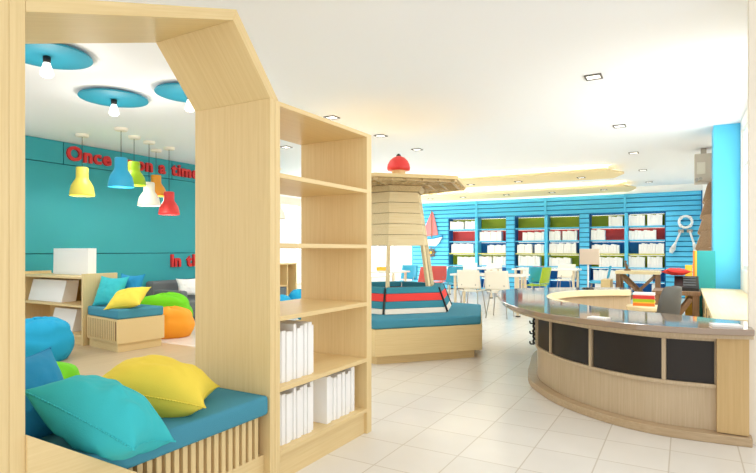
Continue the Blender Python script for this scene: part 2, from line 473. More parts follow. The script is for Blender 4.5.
# ------------------------------------------------------------------ pillows
def pillow(name, size, thick, m, loc, rot, label, seams=True, wr=.010, seed=1, group=None, pinch=.15):
    """knife-edge cushion with pointed corners, wrinkles and a stitched edge"""
    n = 40; w, h = size[0]/2, size[1]/2
    b = B(); rows = {}
    for side in (1, -1):
        for i in range(n+1):
            for j in range(n+1):
                u, v = 2*i/n-1, 2*j/n-1
                edge = i in (0, n) or j in (0, n)
                if edge and side == -1: rows[(side, i, j)] = rows[(1, i, j)]; continue
                px = w*u*(1-pinch*(1-v*v)); 
                px = w*u*(1-pinch*(1-abs(v)**2)*abs(u)**2); py = h*v*(1-pinch*(1-abs(u)**2)*abs(v)**2)
                k = max(0, (1-abs(u)**2.2)*(1-abs(v)**2.2))**.56
                q = noise.noise(Vector((u*2.4+seed*7, v*2.4, side*3)))*wr + noise.noise(Vector((u*5+seed*3, v*5, side)))*wr*.5
                cr = max(abs(u), abs(v))
                ang = math.atan2(v, u)
                q += wr*.7*math.sin(ang*9+seed)*cr**3*(1-cr)*4*.5
                rows[(side, i, j)] = b.verts.new((px, py, side*(k*thick/2+q*k)))
        for i in range(n):
            for j in range(n):
                f = [rows[(side, i, j)], rows[(side, i+1, j)], rows[(side, i+1, j+1)], rows[(side, i, j+1)]]
                b.faces.new(f if side == 1 else f[::-1])
    t = thing(name, loc, label, 'pillow', group); t.rotation_euler = [math.radians(a) for a in rot]
    me_r = t.location.copy(); t.location = (0, 0, 0)
    obj('cover', b, m, t, smooth=True)
    if seams:
        s = B(); ring = []
        for i in range(n+1): ring.append((2*i/n-1, -1))
        for j in range(1, n+1): ring.append((1, 2*j/n-1))
        for i in range(n-1, -1, -1): ring.append((2*i/n-1, 1))
        for j in range(n-1, -1, -1): ring.append((-1, 2*j/n-1))
        pts = [(w*u*(1-pinch*(1-abs(v)**2)*abs(u)**2), h*v*(1-pinch*(1-abs(u)**2)*abs(v)**2), 0) for u, v in ring]
        tube(s, pts, .0035, 6)
        obj('piping', s, m, t, smooth=True)
    t.location = me_r
    return t
def axes(o, x, y):
    x = Vector(x).normalized(); y = Vector(y); y = (y-x*x.dot(y)).normalized(); o.rotation_euler = Matrix((x, y, x.cross(y))).transposed().to_euler()
t = pillow('throw_pillow', (.49, .31), .26, 'pteal', (-1.915, 1.235, .566), (0, 0, 0), 'large turquoise pillow lying at the front of the nook bench', seed=2, wr=.016)
axes(t, (.45, .15, -.19), (-.74, .66, -.06))
t = pillow('throw_pillow', (.50, .38), .26, 'pyellow', (-2.085, 1.61, .575), (0, 0, 0), 'large yellow pillow on the nook bench right of the turquoise one', seed=5, wr=.013)
axes(t, (.39, .30, -.10), (-.62, .72, .0))
pillow('throw_pillow', (.40, .38), .24, 'pblue', (-2.27, 1.135, .60), (0, 62, 10), 'dark blue pillow standing behind the large turquoise pillow in the nook', seed=8)

# ------------------------------------------------------------------ left room
sc = thing('display_shelf', (-7.3, 4.2, 0), 'low pale wood display shelf against the teal wall, left', 'shelf')
x0, x1, y0, y1 = -8.12, -6.53, 3.95, 4.42
obj('side_panel', BX(x1-.03, x1, y0, y1, 0, .90), 'woodZ', sc, bevel=.002)
obj('side_panel', BX(x0, x0+.03, y0, y1, 0, .90), 'woodZ', sc, bevel=.002)
obj('top', BX(x0+.03, x1-.03, y0, y1, .835, .862), 'woodX', sc)
obj('back_panel', BX(x0+.03, x1-.03, y1-.02, y1, .1, .835), 'woodZ', sc)
for z in (.475, .10): obj('shelf', BX(x0+.03, x1-.03, y0, y1-.02, z, z+.027), 'woodX', sc)
obj('plinth', BX(x0+.03, x1-.03, y0+.03, y1-.02, 0, .10), 'woodX', sc)
def wedge(name, x0, x1, yb, z, h, lean, label, d=.16, g=None):
    """tilted white display box: front face leans back"""
    t = thing(name, ((x0+x1)/2, yb, z), label, 'display box', g)
    s = h*lean
    b = prism(B(), [(yb-d, z), (yb, z), (yb+s*.6, z+h), (yb-d+s, z+h)], x0, x1, 'X')
    obj('box', b, 'book', t, bevel=.004)
    return t
wedge('display_box', -8.0, -7.18, 4.25, .503, .29, .25, 'white slanted display box on the upper shelf of the low display shelf', .2)
wedge('display_box', -7.46, -6.94, 4.25, .128, .29, .25, 'white slanted display box on the lower shelf beside the blue beanbag', .2)
wedge('display_box', -7.72, -6.90, 4.36, .863, .36, .02, 'upright white display box on top of the low display shelf', .12)

bn = thing('storage_bench', (-6.1, 4.2, 0), 'pale wood storage bench with slatted front beside the display shelf', 'bench')
bp = [(-6.51, 3.99), (-5.72, 3.87), (-5.66, 4.47), (-6.51, 4.47)]
def inset(p, d):
    c = Vector((sum(q[0] for q in p)/len(p), sum(q[1] for q in p)/len(p)))
    return [tuple(c+(Vector(q)-c)*(1-d)) for q in p]
obj('body', prism(B(), bp, .10, .385), 'woodX', bn, bevel=.002)
obj('plinth', prism(B(), inset(bp, .07), 0, .10), 'woodX', bn)
b = B()
p, q = Vector(bp[0]), Vector(bp[1]); dirv = (q-p).normalized(); nv = Vector((dirv.y, -dirv.x))
L = (q-p).length
b2 = B(); a0 = p+dirv*.03+nv*.002; a1 = p+dirv*.965*L+nv*.002
prism(b2, [tuple(a0), tuple(a1), tuple(a1-nv*.01), tuple(a0-nv*.01)], .135, .36); obj('slat_backing', b2, 'slatdark', bn)
s = .03
while s < .93*L:
    a0 = p+dirv*s+nv*.001; a1 = p+dirv*(s+.027)+nv*.001
    prism(b, [tuple(a0), tuple(a1), tuple(a1+nv*.006), tuple(a0+nv*.006)], .13, .365); s += .046
obj('slat_panel', b, 'woodZ', bn)
o = obj('seat_cushion', prism(B(), [(x, y) for x, y in inset(bp, .01)], .386, .50), 'cushion', bevel=.02)
tag(o, 'teal seat cushion on the storage bench by the display shelf', 'cushion')
pillow('throw_pillow', (.44, .40), .17, 'pteal', (-6.27, 4.15, .68), (68, 0, 12), 'turquoise pillow leaning on the storage bench behind the yellow one', seed=11)
pillow('throw_pillow', (.44, .40), .15, 'pblue', (-6.2, 4.36, .70), (72, 0, 4), 'blue pillow rearmost on the storage bench', seed=12)
pillow('throw_pillow', (.44, .40), .19, 'pyellow', (-5.88, 4.12, .615), (28, -8, 28), 'yellow pillow on the storage bench in front of the turquoise one', seed=13)

def beanbag(name, c, r, h, m, label, seed=1):
    n, k = 36, 18; b = B(); rings = []
    for j in range(k+1):
        t = j/k
        if t < .5:
            z = h*.62*(t/.5)**1.1; rr = r*(.80+.20*math.sin(PI/2*min(1, t/.34)))*(1 if t < .34 else 1-.10*((t-.34)/.16)**2)
        else:
            s = (t-.5)/.5; z = h*(.62+.38*math.sin(s*PI/2)**.8); rr = r*.90*max(0, 1-s**2.1)
        ring = []
        for i in range(n):
            a = 2*PI*i/n
            q = 1+.05*noise.noise(Vector((math.cos(a)*1.6+seed*5, math.sin(a)*1.6, t*2.2)))*(1-abs(2*t-1)*.3)+.05*math.sin(a*7+seed+2*math.sin(a*2))*max(0, t-.30)*(1.25-t)
            zz = z+(.09*h*noise.noise(Vector((math.cos(a)*2, math.sin(a)*2+seed*3, t*3))) if .2 < t < .98 else 0)
            ring.append(b.verts.new((c[0]+rr*q*math.cos(a), c[1]+rr*q*math.sin(a), max(0.0, zz))) )
        rings.append(ring)
    for a_, b_ in zip(rings, rings[1:]):
        for i in range(n): b.faces.new((a_[i], a_[(i+1) % n], b_[(i+1) % n], b_[i]))
    b.faces.new(rings[0][::-1])
    bmesh.ops.remove_doubles(b, verts=b.verts, dist=1e-4)
    t = thing(name, (c[0], c[1], 0), label, 'beanbag')
    obj('bag', b, m, t, smooth=True)
    obj('top_patch', lathe(B(), [(0, -.012), (.05, -.008), (.045, .012), (0, .016)], (c[0], c[1], h*.99), 14), m, t, smooth=True)
    return t
beanbag('beanbag', (-3.95, 2.05), .30, .41, 'bgreen', 'green beanbag peeking out behind the large turquoise pillow', 7)
beanbag('beanbag', (-6.13, 3.20), .36, .46, 'bblue', 'sky blue beanbag on the floor in front of the display shelf', 1)
beanbag('beanbag', (-6.24, 5.02), .33, .40, 'borange', 'orange beanbag on the floor right of the storage bench', 2)
beanbag('beanbag', (-6.98, 5.5), .42, .53, 'bgreen', 'bright green beanbag behind the orange one', 3)
t = thing('sofa', (-7.62, 6.7, 0), 'low grey felt sofa against the teal wall behind the green beanbag', 'sofa')
obj('seat', BX(-8.1, -7.2, 6.0, 7.6, .03, .36), 'grey', t, bevel=.05)
obj('backrest', BX(-8.1, -7.9, 6.0, 7.6, .362, .66), 'grey', t, bevel=.04)
obj('arm', BX(-7.895, -7.2, 6.0, 6.16, .362, .52), 'grey', t, bevel=.04)
pillow('throw_pillow', (.38, .36), .15, 'pwhite', (-7.55, 6.46, .55), (55, 0, 60), 'white pillow on the grey sofa', seed=15)

# ceiling discs with bulbs
for k, (x, y, wh) in enumerate(((-4.57, 2.46, 'leftmost'), (-5.26, 3.52, 'middle'), (-4.42, 3.80, 'rightmost'))):
    t = thing('ceiling_disc_lamp', (x, y, 2.81), wh+' of the three round teal ceiling discs with a bare bulb', 'ceiling lamp', 'teal disc lamps above the reading room')
    obj('disc', lathe(B(), [(.335, 0), (.34, .006), (.335, .018)], (x, y, 2.80), 56), 'disc', t)
    obj('spacer', lathe(B(), [(.08, 0), (.08, .0215)], (x, y, 2.8182), 20), 'white', t)
    obj('socket', lathe(B(), [(.026, 0), (.03, .02), (.03, .05), (.02, .055)], (x, y, 2.7445), 16), 'black', t, smooth=True)
    obj('bulb', lathe(B(), [(0, -.118), (.036, -.114), (.05, -.098), (.05, -.084), (.034, -.03), (.026, 0)], (x, y, 2.7445), 16), 'bulb', t, smooth=True)

# pendant lamps
PEND = [('yellow', 'lyellow', -7.40, 4.466, 1.965, 2.37), ('blue', 'lblue', -6.574, 4.502, 2.045, 2.44), ('lime green', 'llime', -6.885, 4.92, 2.13, 2.47),
        ('white', 'lwhite', -7.014, 5.265, 1.865, 2.22), ('orange', 'lorange', -7.487, 5.751, 2.08, 2.42), ('red', 'lred', -7.157, 5.74, 1.765, 2.13)]
for nm, m, x, y, zb, zt in PEND:
    t = thing('pendant_lamp', (x, y, zb), '%s bell shaped pendant lamp hanging before the teal wall' % nm, 'pendant lamp', 'coloured pendant lamps')
    h = zt-zb
    pr = [(.160, 0), (.164, .012), (.157, .06*h/.4), (.141, .14*h/.4), (.109, .20*h/.4), (.086, .235*h/.4), (.080, .26*h/.4), (.080, h-.012), (.072, h), (.012, h)]
    inn = [(r-.006, max(z-.004, 0)) for r, z in pr[::-1][1:]]
    b = B(); lathe(b, pr, (x, y, zb), 32)
    bmesh.ops.delete(b, geom=[f for f in b.faces if len(f.verts) > 4 and f.calc_center_median().z < zb+.01], context='FACES')
    o = obj('shade', b, m, t, smooth=True); s = o.modifiers.new('sol', 'SOLIDIFY'); s.thickness = .005; s.offset = -1
    obj('bulb', lathe(B(), [(0, 0), (.03, .01), (.04, .04), (.02, .09), (.018, .14)], (x, y, zb+.05), 14), 'bulb', t, smooth=True)
    obj('cord', rod(B(), (x, y, zt-.005), (x, y, 2.80), .004, 8), 'black', t)
    obj('canopy', lathe(B(), [(.075, 0), (.085, .012), (.085, .0395)], (x, y, 2.80), 24), 'lwhite', t)

x, y, zb, zt = -7.08, 8.27, 1.82, 2.17
t = copy_tree(next(o for o in COL.objects if o.get('label', '').startswith('white bell shaped')), (x, y, zb))
tag(t, 'pale pendant lamp before the window, seen through the tall bookcase', 'pendant lamp')
for ch in t.children:
    if ch.name.startswith('cord'): ch.data = ch.data.copy(); [setattr(v.co, 'z', 2.80-zb) for v in ch.data.vertices if v.co.z > .5]
    if ch.name.startswith('canopy'): ch.location.z += 1.865-zb
# red letters on the teal wall
def text_mesh(ch, size, depth, bold=.0):
    cu = bpy.data.curves.new('glyph', 'FONT'); cu.body = ch; cu.size = size; cu.extrude = depth/2; cu.offset = bold
    cu.resolution_u = 3
    tmp = bpy.data.objects.new('glyph_tmp', cu); COL.objects.link(tmp)
    dg = bpy.context.evaluated_depsgraph_get(); dg.update()
    me = bpy.data.meshes.new_from_object(tmp.evaluated_get(dg))
    bpy.data.objects.remove(tmp); bpy.data.curves.remove(cu)
    return me
def sign(txt, y, z, size, where, grp, skip=()):
    Rm = Matrix(((0, 0, 1, 0), (1, 0, 0, 0), (0, 1, 0, 0), (0, 0, 0, 1)))
    seen = {}
    i = 0
    for w, word in enumerate(txt.split(' ')):
        for k, ch in enumerate(word):
            me = text_mesh(ch, size, .04, .010)
            xs = [v.co.x for v in me.vertices]; lo, hi = min(xs), max(xs)
            me.transform(Matrix.Translation((-lo, 0, 0)))
            me.transform(Rm)
            o = bpy.data.objects.new('sign_letter', me); COL.objects.link(o)
            o.location = (XW+.0215, y, z); me.materials.append(M['redletter'])
            n = len(word)
            pos = 'single' if n == 1 else ('first' if k == 0 else 'last' if k == n-1 else ORD[k])
            kind = 'capital' if ch.isupper() else 'small'
            tag(o, 'red raised %s %s, %s letter of %s on the %s teal wall sign' % (kind, ch, pos, word, where), 'letter', grp)
            y += hi-lo+.025*size/.30
        y += .108*size/.30
sign('Once upon a time', 4.665, 2.575, .30, 'upper', 'red letters of the upper sign')
sign('In the', 6.56, .90, .31, 'lower', 'red letters of the lower sign')

# ------------------------------------------------------------------ seen through the bookcase: low shelf, basket, blue beanbags by the windows
t = thing('low_bookcase', (-7.6, 9.0, 0), 'low pale wood bookcase below the window, seen through the tall bookcase', 'bookcase')
a, b_, c, d = -7.95, -7.45, 7.9, 9.35
obj('top', BX(a, b_, c, d, .885, .915), 'woodY', t); obj('back_panel', BX(a, a+.02, c, d, .08, .885), 'woodY', t)
for y in (c, 9.02, d-.03): obj('divider', BX(a+.02, b_, y, y+.03, 0, .885), 'woodZ', t)
for z in (.06, .42): obj('shelf', BX(a+.021, b_-.01, c+.03, 9.02, z, z+.025), 'woodY', t)
for i in range(6):
    tag(obj('white_book', BX(-7.72, -7.52, 8.28+i*.045, 8.28+i*.045+.04, 0.9155, 1.13+.01*(i*7 % 3)), 'book', bevel=.002),
        '%s white book from the left standing on the low bookcase below the window' % ORD[i], 'book', 'books on the low bookcase')
t = thing('wire_basket', (-7.05, 8.25, 0), 'grey round basket beside the blue beanbags, seen through the tall bookcase', 'basket')
obj('basket', lathe(B(), [(.15, 0), (.19, .46), (.178, .46), (.14, .012), (0, .012)], (-7.05, 8.22, 0), 24), 'grey', t, smooth=True)
beanbag('beanbag', (-6.35, 7.45), .26, .38, 'bblue', 'left of two blue beanbags seen through the tall bookcase', 4)
beanbag('beanbag', (-6.25, 8.0), .28, .46, 'bblue', 'right of two blue beanbags seen through the tall bookcase', 5)

# ------------------------------------------------------------------ lighthouse seat
LC = Vector((-3.175, 5.94)); LA = 49.
def hexa(side, rot=LA, c=LC):
    """hexagon whose edge 0 runs along direction rot and faces the camera"""
    r = side; return [(c.x+r*math.cos(math.radians(rot-120+60*i)), c.y+r*math.sin(math.radians(rot-120+60*i))) for i in range(6)]
def hexl(h0, h1, i, t): return None
sb = thing('island_bench', (LC.x, LC.y, 0), 'hexagonal pale wood island bench round the lighthouse', 'bench')
obj('body', prism(B(), hexa(1.25), .095, .375), 'woodHex', sb, bevel=.003)
obj('plinth', prism(B(), hexa(1.15), 0, .095), 'woodHex', sb)
o = obj('seat_cushion', prism(B(), hexa(1.235), .376, .475), 'cushion', bevel=.018)
tag(o, 'hexagonal teal seat cushion on the island bench', 'cushion')
br = thing('ring_backrest', (LC.x, LC.y, .48), 'hexagonal ring backrest in teal, red and white stripes on the island bench', 'backrest')
bands = [('hullwhite', .476, .535, 'white_band'), ('hullteal', .536, .615, 'teal_band'), ('hullred', .616, .70, 'red_band'), ('hullteal', .701, .77, 'teal_band')]
def sd(z): return .80-(z-.476)*.42
for m, z0, z1, nm in bands:
    for i in range(6):
        b = B(); o0, o1 = hexa(sd(z0)), hexa(sd(z1)); i0, i1 = hexa(sd(z0)-.13), hexa(sd(z1)-.11)
        def lp(a, b_, t): return tuple(Vector(a).lerp(Vector(b_), t))
        j = (i+1) % 6; e = .018
        lo = [lp(o0[i], o0[j], e), lp(o0[i], o0[j], 1-e), lp(i0[i], i0[j], 1-e), lp(i0[i], i0[j], e)]
        hi = [lp(o1[i], o1[j], e), lp(o1[i], o1[j], 1-e), lp(i1[i], i1[j], 1-e), lp(i1[i], i1[j], e)]
        obj(nm, frustum(b, lo, hi, z0, z1), m, br, bevel=.008)
for i in range(6):
    p0, p1 = hexa(sd(.476)-.004)[i], hexa(sd(.76)-.004)[i]
    obj('corner_strip', bar(B(), (*p0, .485), (*p1, .76), .016, .016), 'black', br)
lh = thing('lighthouse_tower', (LC.x, LC.y, .476), 'wooden play lighthouse tower with red dome standing in the island bench', 'lighthouse')
def tw(z): return .55-(z-.75)*.165
for i in (0, 1, 2, 4, 5):
    b = B(); bar(b, (*hexa(tw(.482)-.03)[i], .482), (*hexa(tw(1.30)-.03)[i], 1.30), .042, .042)
    obj('leg', b, 'plank', lh, bevel=.002)
zs = [1.255, 1.385, 1.515, 1.645, 1.775, 1.905]
for i in range(6):
    b = B(); j = (i+1) % 6
    for z0, z1 in zip(zs, zs[1:]):
        z1 -= .005
        o0, o1 = hexa(tw(z0)+.002), hexa(tw(z1)); 
        lo = [o0[i], o0[j], hexa(tw(z0)-.02)[j], hexa(tw(z0)-.02)[i]]; hi = [o1[i], o1[j], hexa(tw(z1)-.03)[j], hexa(tw(z1)-.03)[i]]
        frustum(b, lo, hi, z0, z1)
    obj('plank_wall', b, 'plank', lh)
obj('core', prism(B(), hexa(.28), 1.26, 1.91), 'slatdark', lh)
obj('collar', frustum(B(), hexa(.38), hexa(.42), 1.906, 1.97), 'platform', lh)
obj('platform', prism(B(), hexa(.98, LA-4), 2.0, 2.04), 'woodHex', lh, bevel=.003)
b = B()
hx = hexa(.95, LA-4)
for i in range(6): bar(b, (LC.x, LC.y, 1.985), (*hx[i], 1.985), .04, .028)
for k in range(1, 6):
    h2 = hexa(.95*k/5.3, LA-4)
    for i in range(6): bar(b, (*h2[i], 1.985), (*h2[(i+1) % 6], 1.985), .03, .026)
for i in range(6):
    for k in range(1, 5):
        a0, a1 = Vector(hx[i]), Vector(hx[(i+1) % 6]); e = a0.lerp(a1, k/5); 
        bar(b, (*(LC.lerp(e, .45)), 1.986), (*e, 1.986), .022, .024)
obj('platform_joists', b, 'platform', lh)
DC = (LC.x+.045, LC.y+.025)
obj('cap_plate', prism(B(), hexa(.19, LA, Vector(DC)), 2.041, 2.085), 'woodHex', lh)
obj('lantern_neck', lathe(B(), [(.085, 0), (.085, .115)], (*DC, 2.0855), 24), 'woodZ', lh, smooth=False)
obj('dome', lathe(B(), [(.08, 0), (.140, .004), (.146, .03), (.138, .075), (.112, .125), (.075, .16), (.03, .182), (.0, .184)], (*DC, 2.20), 32), 'reddome', lh, smooth=True)
obj('finial', lathe(B(), [(.03, 0), (.03, .012), (.014, .03), (0, .034)], (*DC, 2.38), 12), 'black', lh)

# ------------------------------------------------------------------ back wall bookshelves and their books
ROWZ = [2.17, 1.81, 1.45, 1.09, .73, .37, .06]
NAMES = ['left', 'middle', 'right']
BACKC = ['green', 'redb', 'bluedk', 'green', 'bluedk', 'bluedk']
for k, (a, b_) in enumerate(BAYS):
    t = thing('wall_bookshelf', ((a+b_)/2, YB+.15, 0), '%s of the three sky blue bookshelves built into the back wall' % NAMES[k], 'bookshelf', 'blue wall bookshelves')
    m = (a+b_)/2
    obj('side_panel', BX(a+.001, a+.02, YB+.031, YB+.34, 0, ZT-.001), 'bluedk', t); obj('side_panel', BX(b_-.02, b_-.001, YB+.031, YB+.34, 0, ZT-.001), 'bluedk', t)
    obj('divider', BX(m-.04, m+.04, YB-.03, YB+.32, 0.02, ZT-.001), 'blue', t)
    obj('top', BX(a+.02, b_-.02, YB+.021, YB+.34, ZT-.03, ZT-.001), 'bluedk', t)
    for i, z in enumerate(ROWZ[1:]):
        for q, (u, v) in enumerate(((a+.021, m-.041), (m+.041, b_-.021))):
            obj('shelf', BX(u, v, YB+.002, YB+.32, z-.015, z+.015), 'limeb' if i == 2 else 'blue', t)
    for i in range(6):
        for u, v in ((a+.021, m-.041), (m+.041, b_-.021)):
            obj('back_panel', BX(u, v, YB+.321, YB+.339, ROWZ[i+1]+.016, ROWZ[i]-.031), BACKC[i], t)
            obj('led_strip', BX(u+.02, v-.02, YB+.285, YB+.30, ROWZ[i]-.036, ROWZ[i]-.0305), 'shelfled', t)
# books: (column, row) -> clusters of (x0, x1) along the wall; columns A-F
CL = {(0, 0): [(-6.26, -5.83), (-5.77, -5.46)], (1, 0): [], (2, 0): [], (3, 0): [], (4, 0): [(-1.76, -1.42)], (5, 0): [(-1.28, -.90), (-.84, -.50)],
      (0, 1): [], (1, 1): [(-5.32, -4.66)], (2, 1): [(-4.04, -3.44)], (3, 1): [(-3.30, -3.0), (-2.94, -2.56)], (4, 1): [(-2.2, -1.85)], (5, 1): [(-1.28, -.64)],
      (0, 2): [(-6.22, -5.52)], (1, 2): [(-5.08, -4.53)], (2, 2): [(-4.2, -3.78), (-3.70, -3.44)], (3, 2): [(-3.30, -2.58)], (4, 2): [(-2.18, -1.5)], (5, 2): [(-1.04, -.46)],
      (0, 3): [(-6.02, -5.46)], (1, 3): [(-5.33, -4.96), (-4.9, -4.53)], (2, 3): [(-4.16, -3.55)], (3, 3): [(-3.3, -2.72)], (4, 3): [(-2.0, -1.42)], (5, 3): [(-1.28, -.90), (-.84, -.50)],
      (3, 4): [(-2.96, -2.62)], (4, 4): [(-2.14, -1.45)], (5, 4): [(-1.26, -.72)], (2, 4): [(-4.1, -3.6)], (4, 5): [(-2.1, -1.6)], (5, 5): [(-.74, -.55)]}
RN = ['top', 'second highest', 'third highest', 'fourth highest', 'fifth highest', 'lowest']
HALF = ['left half of the left', 'right half of the left', 'left half of the middle', 'right half of the middle', 'left half of the right', 'right half of the right']
for (c, r), cl in CL.items():
    i = 0
    for x0, x1 in cl:
        n = max(1, round((x1-x0)/.068)); w = (x1-x0)/n; base = .25+.02*((c+r) % 3)
        for k in range(n):
            h = base-.012*((k*7+c*3+r) % 3); z = ROWZ[r+1]+.0155; x = x0+k*w
            o = obj('white_book', BX(x+.0015, x+w-.0015, YB+.03+.006*((k*5+r) % 3), YB+.24, z, z+h), 'book', bevel=.003)
            tag(o, '%s white book from left, %s shelf, %s blue bookshelf' % (ORD[i], RN[r], HALF[c]), 'book', 'books on the blue wall shelves'); i += 1

# sailboat, ship wheel, life ring and oars on the blue wall
yb = YB-.034
t = thing('sailboat_decoration', (-6.8, yb, 1.3), 'coral and white sailboat decoration on the blue back wall', 'wall decoration')
obj('hull', prism(B(), [(-7.22, 1.37), (-6.70, 1.32), (-6.59, 1.42), (-6.48, 1.60), (-6.75, 1.545), (-7.27, 1.50)], yb-.05, yb, 'Y'), 'book', t)
obj('stripe', prism(B(), [(-7.27, 1.545), (-6.75, 1.585), (-6.47, 1.645), (-6.48, 1.603), (-6.75, 1.548), (-7.27, 1.503)], yb-.056, yb, 'Y'), 'pblue', t)
obj('sail', prism(B(), [(-7.24, 1.61), (-6.63, 1.67), (-6.68, 1.95), (-6.80, 2.38), (-6.85, 2.38), (-7.02, 2.0)], yb-.03, yb, 'Y'), 'boatred', t)
obj('mast', BX(-6.845, -6.82, yb-.045, yb-.031, 1.56, 2.42), 'darkwood', t)
t = thing('ship_wheel_decoration', (-6.86, yb, 1.12), 'small wooden ship wheel on the blue wall below the sailboat', 'wall decoration')
obj('rim', torus(B(), (-6.86, yb-.02, 1.12), .11, .018), 'darkwood', t)
b = B()
for k in range(8):
    a = k*PI/4; rod(b, (-6.86+.03*math.cos(a), yb-.02, 1.12+.03*math.sin(a)), (-6.86+.18*math.cos(a), yb-.02, 1.12+.18*math.sin(a)), .011, 8)
obj('spokes', b, 'darkwood', t)
obj('hub', rod(B(), (-6.86, yb-.045, 1.12), (-6.86, yb, 1.12), .04, 16), 'yellow', t)
t = thing('life_ring', (.01, yb, 1.9), 'white life ring hanging on the blue back wall above two oars', 'life ring')
obj('ring', torus(B(), (.01, yb-.04, 1.895), .14, .030), 'book', t, smooth=True)
b = B()
for k in range(4):
    a = PI/4+k*PI/2; rod(b, (.01+.104*math.cos(a), yb-.04, 1.895+.104*math.sin(a)), (.01+.176*math.cos(a), yb-.04, 1.895+.176*math.sin(a)), .034, 10)
obj('band', b, 'silver', t)
for nm, p, q in (('left', (-.09, 1.66), (-.27, 1.22)), ('right', (.10, 1.66), (.23, 1.22))):
    t = thing('oar', ((p[0]+q[0])/2, yb, 1.2), '%s of the two pale oars below the life ring' % nm, 'oar', 'oars below the life ring')
    P0, Q0 = Vector((p[0], yb-.07, p[1])), Vector((q[0], yb-.07, q[1]))
    obj('shaft', rod(B(), P0, Q0, .024, 10, .026), 'silver', t, smooth=True)
    e = Q0+(Q0-P0).normalized()*.1; b = B(); rod(b, P0.lerp(Q0, .6), Q0, .022, 12, .065); rod(b, Q0, e, .065, 12, .04); obj('blade', b, 'silver', t, smooth=True)
    b = B(); c = P0; box(b, c.x-.06, c.x+.06, yb-.09, yb-.002, c.z-.03, c.z+.045); obj('bracket', b, 'metal', t)

# ------------------------------------------------------------------ tables and chairs
def table(c, w, d, rot, label, legs=True):
    t = thing('work_table', (c[0], c[1], 0), label, 'table', 'white work tables')
    keep = t.location.copy(); t.location = (0, 0, 0)
    obj('tabletop', BX(-w/2, w/2, -d/2, d/2, .715, .75), 'tablewhite', t, bevel=.006)
    for sx in (-1, 1):
        for sy in (-1, 1):
            x, y = sx*(w/2-.08), sy*(d/2-.07)
            g_ = obj('leg', rod(B(), (x, y, .02), (x, y, .715), .028, 10), 'legpale', t)
            obj('foot', lathe(B(), [(.045, 0), (.045, .02)], (x, y, 0), 12), 'black', g_)
    t.location = keep; t.rotation_euler.z = math.radians(rot)
def make_chair(m, c, rot, label):
    t = thing('shell_chair', (c[0], c[1], 0), label, 'chair', 'shell chairs round the white tables')
    keep = t.location.copy(); t.location = (0, 0, 0)
    # seat faces +Y locally, back at -Y
    b = B(); n = 8
    def sheet(f, th):
        top = [[b.verts.new(f(i/n, j/n)) for j in range(n+1)] for i in range(n+1)]
        for i in range(n):
            for j in range(n): b.faces.new((top[i][j], top[i+1][j], top[i+1][j+1], top[i][j+1]))
    sheet(lambda u, v: ((u-.5)*.40, -.18+v*.40, .455+.025*(2*u-1)**2-.012*math.sin(v*PI)), .01)
    o = obj('seat', b, m, t, smooth=True); s = o.modifiers.new('s', 'SOLIDIFY'); s.thickness = .014
    b = B()
    sheet(lambda u, v: ((u-.5)*(.45-.03*v), -.215-.07*v+.035*(2*u-1)**2, .50+v*.335), .01)
    o = obj('backrest', b, m, t, smooth=True); s = o.modifiers.new('s', 'SOLIDIFY'); s.thickness = .014
    for sx in (-1, 1):
        obj('leg', rod(B(), (sx*.14, .14, .44), (sx*.19, .20, 0), .010, 8), 'metal', t)
        obj('leg', rod(B(), (sx*.14, -.14, .44), (sx*.19, -.24, 0), .010, 8), 'metal', t)
        obj('back_support', rod(B(), (sx*.13, -.12, .44), (sx*.13, -.222, .58), .009, 8), 'metal', t)
    t.location = keep; t.rotation_euler.z = math.radians(rot)
table((-3.2, 9.8), 1.36, .62, 0, 'white table nearest the desk, with two white chairs before it')
table((-4.85, 13.2), 1.5, .7, 0, 'white table before the left half of the blue bookshelves')
table((-5.75, 10.1), 1.1, .7, 0, 'white table behind the lighthouse legs')
table((-2.9, 13.2), 1.5, .7, 0, 'white table before the middle blue bookshelf')
make_chair('chairwhite', (-3.40, 9.42), 0, 'white shell chair with its back to the camera, left of two')
make_chair('chairwhite', (-2.86, 9.36), 0, 'white shell chair with its back to the camera, right of two')
make_chair('chairred', (-5.05, 11.5), 32, 'coral red chair with its back to the camera right of the lighthouse leg')
make_chair('chairred', (-5.1, 10.6), 80, 'coral red chair seen side-on beside the lighthouse leg')
make_chair('chairblue', (-4.53, 11.0), 62, 'blue chair seen at an angle right of the coral red chair')
make_chair('chairblue', (-5.75, 11.3), 180, 'blue chair behind the white table seen between lighthouse legs')
make_chair('chairblue', (-2.80, 12.0), 14, 'blue chair with its back to the camera behind the desk')
make_chair('lime', (-2.74, 11.5), 78, 'lime green chair seen side-on right of the blue chair')
make_chair('chairwhite', (-2.6, 13.9), 180, 'white chair by the middle blue bookshelf')
make_chair('chairblue', (-1.72, 13.1), 95, 'blue chair seen side-on before the pilaster of the right bookshelf')
make_chair('chairwhite', (-5.2, 13.95), 180, 'white chair facing the camera by the left bookshelf')
make_chair('chairwhite', (-4.5, 13.95), 180, 'white chair facing the camera under the left bookshelf, nearer the pilaster')
tag(obj('red_book', BX(-3.20, -2.98, 13.05, 13.3, .751, .80), 'redb', bevel=.004), 'flat red book lying on the white table before the middle blue bookshelf', 'book')
tag(obj('yellow_box', BX(-5.85, -5.60, 10.1, 10.3, .751, .83), 'yellow', bevel=.004), 'small yellow box on the white table behind the lighthouse', 'box')

